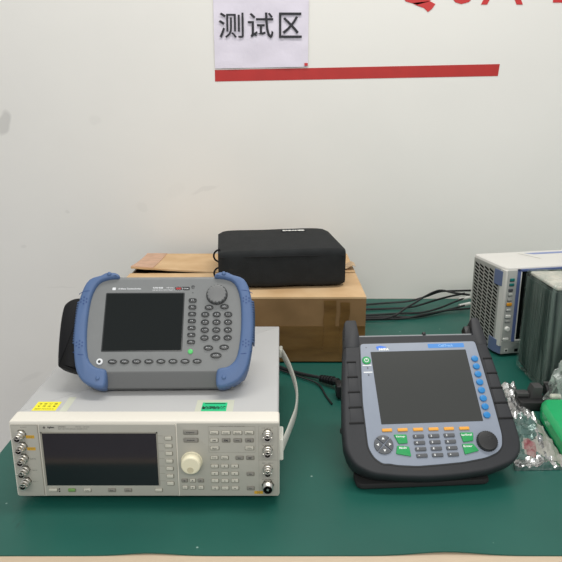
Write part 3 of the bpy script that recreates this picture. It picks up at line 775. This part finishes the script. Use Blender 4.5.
# navigation disc
for q in range(4):
    b = MB(TT, 'key_grey'); a0 = R(45 + 90 * q + 3); a1 = R(45 + 90 * (q + 1) - 3); cx, cy = -91.5, -38
    P3 = [(cx + 16.5 * math.cos(a0 + (a1 - a0) * k / 8), cy + 16.5 * math.sin(a0 + (a1 - a0) * k / 8)) for k in range(9)]
    am = (a0 + a1) / 2
    P3.append((cx + 1.5 * math.cos(am), cy + 1.5 * math.sin(am)))
    b.prism(P3, 4.6, 7.8, .9); ax_, ay_ = cx + 10.5 * math.cos(am), cy + 10.5 * math.sin(am); d = Vector((math.cos(am), math.sin(am))); n_ = Vector((-d.y, d.x))
    T3 = [(ax_ + d.x * 2.4, ay_ + d.y * 2.4), (ax_ - d.x * 1.8 + n_.x * 2.4, ay_ - d.y * 1.8 + n_.y * 2.4), (ax_ - d.x * 1.8 - n_.x * 2.4, ay_ - d.y * 1.8 - n_.y * 2.4)]
    b.prism(T3, 7.7, 8.1, mat='white_ink'); b.build('arrow_key', tes)
for pts, t, tx in (([(-72, -21), (-50, -21.5), (-50, -37), (-66, -37.5)], 'Setup', -61), ([(-69, -40.5), (-49, -43), (-48, -60), (-73, -54.5)], 'Mode', -60),
                   ([(43.5, -21.5), (66.5, -22), (64, -36.5), (46, -38.5)], 'Sav/Recall', 54), ([(43, -42), (62, -41.5), (69.5, -54.5), (44, -60)], 'Enter', 52)):
    b = MB(TT, 'green_key'); b.prism(corner_round(pts, 1.5, 3), 4.6, 7.6, .9); yy = max(p[1] for p in pts) - 4.6
    b.text(t, tx, yy, 7.8, w=3.1 * min(len(t), 6), h=3.4, mat='white_ink', bold=.02); b.build('command_key', tes, label='green angular key marked ' + t)
for r_ in range(4):
    for c in range(3):
        b = MB(TT, 'key_grey'); x = -29.5 + 26.8 * c; y = -25.5 - 11.2 * r_
        b.prism(rrect(x, y, 19, 6.6, 1.6, 3), 4.6, 7.6, .9); b.text(('1', '2', '3', '4', '5', '6', '7', '8', '9', '+/-', '0', '.')[r_ * 3 + c], x - 5, y, 7.75, h=3.6 if r_ < 3 or c == 1 else 2, mat='white_ink', bold=.03)
        b.build('number_key', tes)
b = MB(TT, 'knob_black'); b.prism(circle(87, -39, 17.4, 40), 4.6, 12.5, 2.6)
for k in range(28):
    a = 2 * math.pi * k / 28; b.lathe([(1, 5), (1, 10.8)], (87 + 17.1 * math.cos(a), -39 + 17.1 * math.sin(a), 0), seg=6)
b.lathe([(4, 12.4), (3, 12.9)], (93, -33, 0), seg=16); b.build('rotary_knob', tes)
b = MB(TT, 'casing_light'); b.tube([(-106, 177.5, -4), (112, 176.5, -4)], 1.5, 8, n=1); b.build('handle_edge', tes)
b = MB(TT, 'knob_black'); b.box(17, 23, 176, 183, -10, 0, 1.5); b.build('latch_stub', tes)
b = MB(TT, 'knob_black'); b.box(101, 113, 176, 195, -22, -3, 2); b.build('hinge_block', tes)
b = MB(TT, 'knob_black'); b.lathe([(6, 0), (6, 8), (4, 10)], (-146, 5, -36), 'x', 16, T=Matrix.Translation((-146, 5, -36)) @ Matrix.Scale(-1, 4, (1, 0, 0)) @ Matrix.Translation((146, -5, 36))); b.build('side_knob', tes)
b = MB(TT, 'casing_dark')
for x in (-90, 90): b.tube([(x, 120, -52), (x, 112, -184)], 5, 8, n=1)
b.tube([(-90, 112, -184), (90, 112, -184)], 5, 8, n=1); b.build('rear_stand', tes)
b = MB(E1.inverted() @ Matrix.Translation((.245, .93, 0)) @ Matrix.Rotation(R(4), 4, 'Z'), 'rubber_foot'); b.box(-.118, .112, .0025, .05, .0005, .012, .004, r=.014); b.build('base_shade_block', tes)  # added black block, stands in for the shade under the tester's front edge
for x in (-90, 80):
    b = MB(TT, 'rubber_foot'); b.box(x - 16, x + 16, -72, -62, -48, -33, 2); b.build('rubber_foot', tes)

# ------------------------------------------------------------------ blue-cornered bench instrument at the right
RY = R(12)
E2 = Matrix.Translation((.562, 1.515, 0)) @ Matrix.Rotation(RY, 4, 'Z')
rs = thing('bench_instrument', 'pale grey bench instrument with slotted side and blue corners, against the wall at right', 'instrument', E2)
TS = Matrix.Rotation(R(90), 4, 'X') @ MM     # front plane: x right, y up, z out
DEP = 156
b = MB(TS, 'rs_body')
top = [(0, 0, -6), (430, 0, -6)]
# plan outline (x, depth) chamfered at the front-left corner
plan = [(0, 0), (430, 0), (430, -DEP), (-2, -DEP), (-2, -24)]
plan = [(2, 0), (430, 0), (430, -DEP), (-3, -DEP), (-3, -22)]
b.loft([[(x, y, z) for x, z in [(px + (0 if px > 10 else d), pz - (d if pz == 0 else 0)) for px, pz in plan]] for y, d in ((8, 0), (229, 0), (234, 1.5), (236.5, 5))])
b.build('housing', rs)
b = MB(TS, 'rs_side'); b.box(-3.6, -2.6, 9, 228, -DEP, -23)
b.build('side_panel', rs)
b = MB(TS, 'hole')
for cidx in range(5):
    for k in range(21):
        z0_ = -(30 + cidx * 24.6); y = 19 + k * 9.7
        b.add([(-3.9, y - 5, z0_), (-3.9, y + .5, z0_ - 20), (-3.9, y + 6, z0_ - 20), (-3.9, y + .5, z0_)], [(0, 1, 2, 3)])
b.build('vent_slots', rs)
b = MB(TS, 'rs_front'); b.box(2, 430, 8, 229, -1, 3, .8)
b.box(1.5, 29, 42, 44, 2.9, 3.8, mat='rs_front_light'); b.box(30, 150, 36, 38.5, 2.9, 4, mat='rs_front_light')
b.box(11, 21, 12 + 1, 22, 2.9, 4.4, mat='rs_front_light'); b.box(13.5, 18.5, 15, 19.5, 4.3, 4.6, mat='hole'); b.box(40, 50, 10 + 2, 20, 2.9, 3.4, mat='hole')
b.box(80, 92, 12, 22, 2.9, 3.4, mat='hole')
b.build('front_panel', rs)
b = MB(TS, 'rs_body'); b.prism([(-16, 0)] * 0 or [(-3.8, 30), (2.6, 30), (2.6, 229), (-3.8, 229)], -22, 1.5, 1); b.build('corner_strip', rs)
def chamfer(y0_, y1_, mat, e=1.2):
    b = MB(TS, mat)
    q = [(-3.4 - e, -46), (-3.4 - e, -21), (-.5, 1.2), (1, 1.4), (2, -4), (-1, -46)]
    b.loft([[(x, y, z) for x, z in q] for y in (y0_, y1_)]); return b
chamfer(8.5, 43, 'rs_blue_corner', 3).build('corner_guard', rs, label='blue lower corner guard')
chamfer(186, 224, 'rs_blue_corner', 3).build('corner_guard', rs, label='blue upper corner guard')
for x, y, w_, h_, mt_ in ((14, 206, 12, 7, 'rs_teal'), (14, 193.5, 12, 6, 'rs_teal'), (12.5, 179.5, 11, 6.5, 'key_grey'), (12.5, 168, 11, 6.5, 'rs_front_light'), (12, 154, 11, 6, 'rs_front'), (12, 142, 14, 8, 'rs_orange'), (12, 127, 12, 6, 'rs_front_light'),
                          (12, 110, 14, 8, 'rs_white'), (12, 97, 12, 6, 'rs_front'), (11, 49, 16, 7, 'rs_white')):
    b = MB(TS, mt_); b.prism(rrect(x, y - 1, w_ + 2, h_ + 2, 2, 2), 2.5, 3.4, 0, 'key_grey'); b.prism(rrect(x, y, w_, h_, 2, 3), 2.8, 6, 1.2); b.build('key', rs)
b = MB(TS, 'rs_white'); b.lathe([(6.4, 2.8), (6.2, 9), (5, 10)], (12, 77, 0), seg=20); b.build('knob', rs)
b = MB(TS, 'rs_blue')
for xa, xb, ya, yb, m_ in ((27.5, 34.5, 42, 232, 'rs_blue'), (34.5, 37.5, 46, 226, 'rs_white'), (27.5, 230, 227, 232, 'rs_blue'), (36, 230, 42, 46, 'rs_white')):
    b.box(xa, xb, ya, yb, 2, 7, mat=m_)
b.build('display_frame', rs)
b = MB(TS, 'screen_black'); b.box(37.5, 230, 46, 227, 2.5, 4.5); b.build('display', rs)
b = MB(TS, 'rs_blue_top')
b.add([(152, 236.8, -120), (400, 236.8, -120), (400, 236.8, -138), (132, 236.8, -138)], [(0, 1, 2, 3)])
b.add([(112, 236.9, -136), (138, 236.9, -72), (141, 236.9, -72), (115, 236.9, -136)], [(0, 1, 2, 3)], mat='gen_line'); b.build('lid_mark', rs, label='blue stripe on the lid')
for x in (30, 400):
    for z_ in (-25, -150): MB(TS, 'rubber_foot').lathe([(10, -.6), (10, -9)], (x, 0, z_), 'y', 14, T=Matrix.Translation((0, 0, 0)) @ Matrix.Scale(-1, 4, (0, 1, 0))).build('foot', rs)

# ------------------------------------------------------------------ film-wrapped instrument
E3 = Matrix.Translation((.585, 1.445, 0)) @ Matrix.Rotation(R(1.5), 4, 'Z')
wr = thing('wrapped_instrument', 'dark ribbed instrument wrapped in clear film at the right edge', 'instrument', E3)
T3 = Matrix.Rotation(0, 4, 'Z') @ MM       # x right, y back (negative towards camera), z up
b = MB(T3, 'wrap_core'); b.box(2, 420, -145, 0, 8, 238, 6, r=10); b.build('housing', wr)
b = MB(T3, 'wrap_top'); b.box(4, 418, -143, -2, 238.3, 247, 3, r=8); b.build('lid', wr)
b = MB(T3, 'wrap_rib')
for k in range(18): b.box(-1.5, 3, -137 + k * 7.8, -134.6 + k * 7.8, 18, 234, .8)
b.build('side_ribs', wr)
b = MB(T3, 'wrap_film'); L = []
Pw = ccw(rrect(210, -72.5, 432, 157, 14, 6))
Pw2 = []
for i in range(len(Pw)):       # subdivide long sides so the film can ripple
    a, c_ = Vector(Pw[i]), Vector(Pw[(i + 1) % len(Pw)]); n = max(1, int((c_ - a).length / 5))
    for k in range(n): q = a.lerp(c_, k / n); Pw2.append((q.x, q.y))
for z_, d in ((4, 6), (9, 1), (30, 0), (70, 0), (110, 0), (150, 0), (190, 0), (230, 0), (247, 2), (251, 7)):
    row = []
    for x, y in inset(Pw2, d):
        r_ = noise.noise(Vector((x * .07, y * .07, z_ * .008))) * 2.6
        row.append((x + (r_ if x < 20 else 0), y + (r_ if y < -140 else 0), z_ + (noise.noise(Vector((x * .03, y * .03, 0))) * 1.5 if z_ > 240 else 0)))
    L.append(row)
b.loft(L); b.build('plastic_film', wr, label='clear plastic film')

# ------------------------------------------------------------------ crumpled clear plastic bag
c0 = Vector((.651, 1.228, .0)); b = MB(mat='bag_film')
bm = bmesh.new(); bmesh.ops.create_icosphere(bm, subdivisions=5, radius=1)
for v in bm.verts:
    p = v.co.copy(); s1 = noise.noise(p * 1.7 + Vector((3, 1, 7))); s2 = abs(noise.noise(p * 4.0)); s3 = abs(noise.noise(p * 9 + Vector((5, 5, 5))))
    r_ = 1 + .28 * s1 + .26 * (.3 - s2) * 1.4 + .10 * (.3 - s3)
    if p.z > 0: r_ *= 1 - .15 * p.z
    q = p * r_; v.co = Vector((q.x * .078, q.y * .048, max(q.z * .172, 0)))
    if p.z < 0: v.co = Vector((q.x * .078, q.y * .048, max(.001, .012 + p.z * .012)))
    v.co.z += .012 if p.z >= 0 else 0
vs = [v.co + c0 for v in bm.verts]; fs = [tuple(v.index for v in f.verts) for f in bm.faces]; bm.free()
b.add(vs, fs); o = b.build('plastic_bag', angle=25); tag(o, 'crumpled clear plastic bag standing in front of the wrapped instrument, right edge', 'plastic bag')

# ------------------------------------------------------------------ silver anti-static bag
rowsb = [((501, 386), (514, 385)), ((504, 392), (518, 392)), ((506, 399), (522, 398)), ((508, 406), (526, 404)), ((510, 412), (531, 411)), ((511, 419), (536, 418)), ((512, 426), (541, 425)),
         ((513, 434), (546, 433)), ((514, 441), (552, 441)), ((514, 449), (556, 448)), ((514, 457), (561, 456)), ((514, 463), (564, 462)), ((515, 468), (566, 467))]
nb = 22; vs = []; fs = []; mt = []
up = []
pts_l = catmull([Vector((a[0], a[1], 0)) for a, c_ in rowsb], 3); pts_r = catmull([Vector((c_[0], c_[1], 0)) for a, c_ in rowsb], 3)
nr = len(pts_l)
for j in range(nr):
    for i in range(nb + 1):
        t = i / nb; u = pts_l[j].x * (1 - t) + pts_r[j].x * t; v = pts_l[j].y * (1 - t) + pts_r[j].y * t
        p = on_z(u, v, .006); e = min(t, 1 - t, j / (nr - 1), 1 - j / (nr - 1)) * 4; e = min(1, e)
        h = .0035 + .006 * e + .016 * abs(noise.noise(Vector((p.x * 50 + p.y * 18, p.y * 30, 0)))) + .004 * abs(noise.noise(Vector((p.x * 100, p.y * 80, 4))))
        vs.append((p.x, p.y, h))
n0 = len(vs); vs += [(x, y, .0006) for x, y, z in vs]
b = MB(mat='silver_bag')
b.v = [Vector(p) for p in vs]
for j in range(nr - 1):
    for i in range(nb):
        a = j * (nb + 1) + i; q = (a, a + 1, a + nb + 2, a + nb + 1); s_ = j / (nr - 1) + .07 * noise.noise(Vector((i * .35, j * .35, 0))); t = i / nb + .12 * noise.noise(Vector((i * .3, j * .3, 7)))
        mm = 'silver_bag'
        if .42 < s_ < .86 and t < .62 and not (.66 < s_ < .82 and .30 < t < .62): mm = 'bag_window'
        if s_ > .5 and t > .70 and s_ < .9: mm = 'bag_pale'
        if .68 < s_ < .84 and .16 < t < .62: mm = 'bag_pale'
        if .70 < s_ < .82 and .22 < t < .48: mm = 'bag_red'
        b.f.append(q[::-1]); b.m.append(mm); b.f.append(tuple(k + n0 for k in q)); b.m.append('silver_bag')
per = list(range(nb + 1)) + [j * (nb + 1) + nb for j in range(1, nr)] + [(nr - 1) * (nb + 1) + i for i in range(nb - 1, -1, -1)] + [j * (nb + 1) for j in range(nr - 2, 0, -1)]
for k in range(len(per)): a, c_ = per[k], per[(k + 1) % len(per)]; b.f.append((a, c_, c_ + n0, a + n0)); b.m.append('silver_bag')
o = b.build('antistatic_bag', angle=12); tag(o, 'crumpled silver anti-static bag with a red label beside the rugged tester', 'bag')

# ------------------------------------------------------------------ green plastic case
b = MB(mat='green_plastic')
ax0 = Vector((.556, 1.205, 0)); sec = []
pl = [(.529, 1.168), (.544, 1.205), (.602, 1.207), (.605, 1.02), (.585, .955), (.515, .955), (.507, .985), (.518, 1.06)]
Pg = ccw(corner_round(pl, [.014, .01, .012, .02, .02, .014, .012, .02], 4))
zc_ = .0
L = []
for z_, d in ((.001, .004), (.005, .0005), (.014, 0), (.026, .002), (.033, .007), (.0355, .0105)): L.append([(x, y, z_) for x, y in inset(Pg, d)])
b.loft(L); o = b.build('plastic_case', angle=24); tag(o, 'bright green smooth plastic case at the right edge beside the silver bag', 'case')

# ------------------------------------------------------------------ black clamp between silver bag and green case
cl = thing('black_clamp', 'black and grey plastic clamp lying behind the green case', 'clamp', Matrix.Translation((.545, 1.235, 0)))
TC = Matrix.Translation((-.539, -1.235, 0))
b = MB(TC, 'clamp_black'); b.box(.500, .592, 1.212, 1.250, .001, .020, .002); b.build('clamp_base', cl)
b = MB(TC, 'clamp_grey'); b.box(.500, .526, 1.236, 1.256, .018, .030, .0015); b.box(.502, .524, 1.2345, 1.2365, .019, .0235, mat='clamp_black'); b.build('grip_block', cl)
b = MB(TC, 'clamp_grey'); b.prism([(.527, .019), (.529, .034), (.533, .046), (.552, .046), (.552, .019)], 0, .024, .0015, T=Matrix.Translation((0, 1.256, 0)) @ Matrix.Rotation(R(90), 4, 'X')); b.build('jaw', cl)
b = MB(TC, 'clamp_black'); b.lathe([(.013, 0), (.014, .002), (.014, .022), (.012, .024)], (.560, 1.243, .034), 'x', 22); b.box(.560, .588, 1.246, 1.254, .046, .050, .001, 'clamp_grey'); b.build('roller', cl)
b = MB(TC, 'cream'); b.lathe([(.002, 0), (.0055, .002), (.006, .012), (.0055, .022), (.002, .024)], (.563, 1.2215, .030), 'x', 16); b.build('plug', cl, label='cream rounded plug')

# ------------------------------------------------------------------ cables
def cable(pts, lab, r=.0032, ends=()):
    b = MB(mat='cable_black'); b.tube(pts, r, 8)
    if ends:
        e = thing('cable', lab, 'cable', None, 'cables behind the tester')
        b.build('cord', e)
        for p, q in ends:
            c_ = MB(mat='cable_white'); c_.tube([p, q], .0055, 10, n=1); c_.build('plug', e, label='white plug')
    else: tag(b.build('cable'), lab, 'cable', 'cables behind the tester')
def cz(x, y, z): u, v = 340 + x / 4.014, 280 + y / 4.014; return on_z(u, v, z)
def cy(x, y, Y): u, v = 340 + x / 4.014, 280 + y / 4.014; return on_y(u, v, Y)
cable([cz(60, 99, .006), cz(110, 98, .006), cz(190, 92, .007), cz(270, 86, .012), cy(340, 68, 1.96), cy(400, 47, 1.93), cy(450, 44, 1.90), cy(525, 42, 1.86)], 'black cable arching highest against the wall behind the tester')
cable([cz(60, 118, .0045), cz(110, 117, .0045), cz(200, 114, .0045), cz(290, 108, .010), cy(380, 82, 1.88), cy(440, 66, 1.84), cy(500, 54, 1.80)], 'black cable second from the top as they leave the cardboard box')
cable([cz(60, 158, .012), cz(110, 156, .012), cz(180, 153, .016), cz(225, 140, .02), cz(265, 112, .022), cz(300, 92, .024), cy(345, 64, 1.91), cy(400, 42, 1.89), cy(460, 52, 1.86), cy(520, 60, 1.82)], 'black cable crossing diagonally over the others behind the tester')
cable([cz(60, 140, .0045), cz(110, 141, .0045), cz(240, 134, .0045), cz(330, 130, .0045), cz(400, 112, .012), cz(450, 92, .02), cz(500, 72, .03)], 'black cable running to the upper white plug', ends=((cz(478, 78, .026), cz(520, 70, .03)),))
cable([cz(60, 150, .0045), cz(110, 149, .0045), cz(220, 147, .0045), cz(300, 149, .0045), cz(370, 136, .006), cz(440, 118, .01), cz(500, 102, .018)], 'black cable running to the lower white plug', ends=((cz(478, 104, .016), cz(522, 94, .02)),))
cable([cz(60, 160, .0045), cz(130, 157, .0045), cz(250, 154, .0045), cz(330, 140, .012), cz(430, 122, .012), cz(522, 114, .014)], 'lowest black cable, running level from box to slotted instrument')
b_ = thing('power_cord', 'black power cord with a plug between signal generator and rugged tester', 'power cord', None)
b = MB(mat='cable_black'); b.tube([on_z(268, 362, .006), on_z(285, 369, .006), on_z(300, 373.5, .006), on_z(322, 378, .010)], .0042, 8); b.build('cord', b_)
b = MB(mat='cable_black')
q0, q1 = on_z(320, 378, .012), on_z(338, 382, .018)
b.tube([q0, q1], lambda t: .006 + .003 * t, 10, n=1)
for k in range(5): p = q0.lerp(q1, .05 + k * .16); b.tube([p, p + (q1 - q0).normalized() * .003], .0085 + .0006 * k, 10, n=1)
b.build('strain_relief', b_)
q2 = on_z(341, 388, .02)
b = MB(mat='cable_black'); b.box(q2.x - .012, q2.x + .008, q2.y - .022, q2.y + .016, .004, .034, .004); b.build('plug', b_)
b = MB(mat='cable_black'); b.tube([on_z(268, 366, .005), on_z(300, 377, .005), on_z(318, 384, .005), on_z(326, 396, .003), on_z(332, 404, .003)], .0022, 6)
tag(b.build('thin_cable'), 'thin black cable on the mat just below the power cord', 'cable')
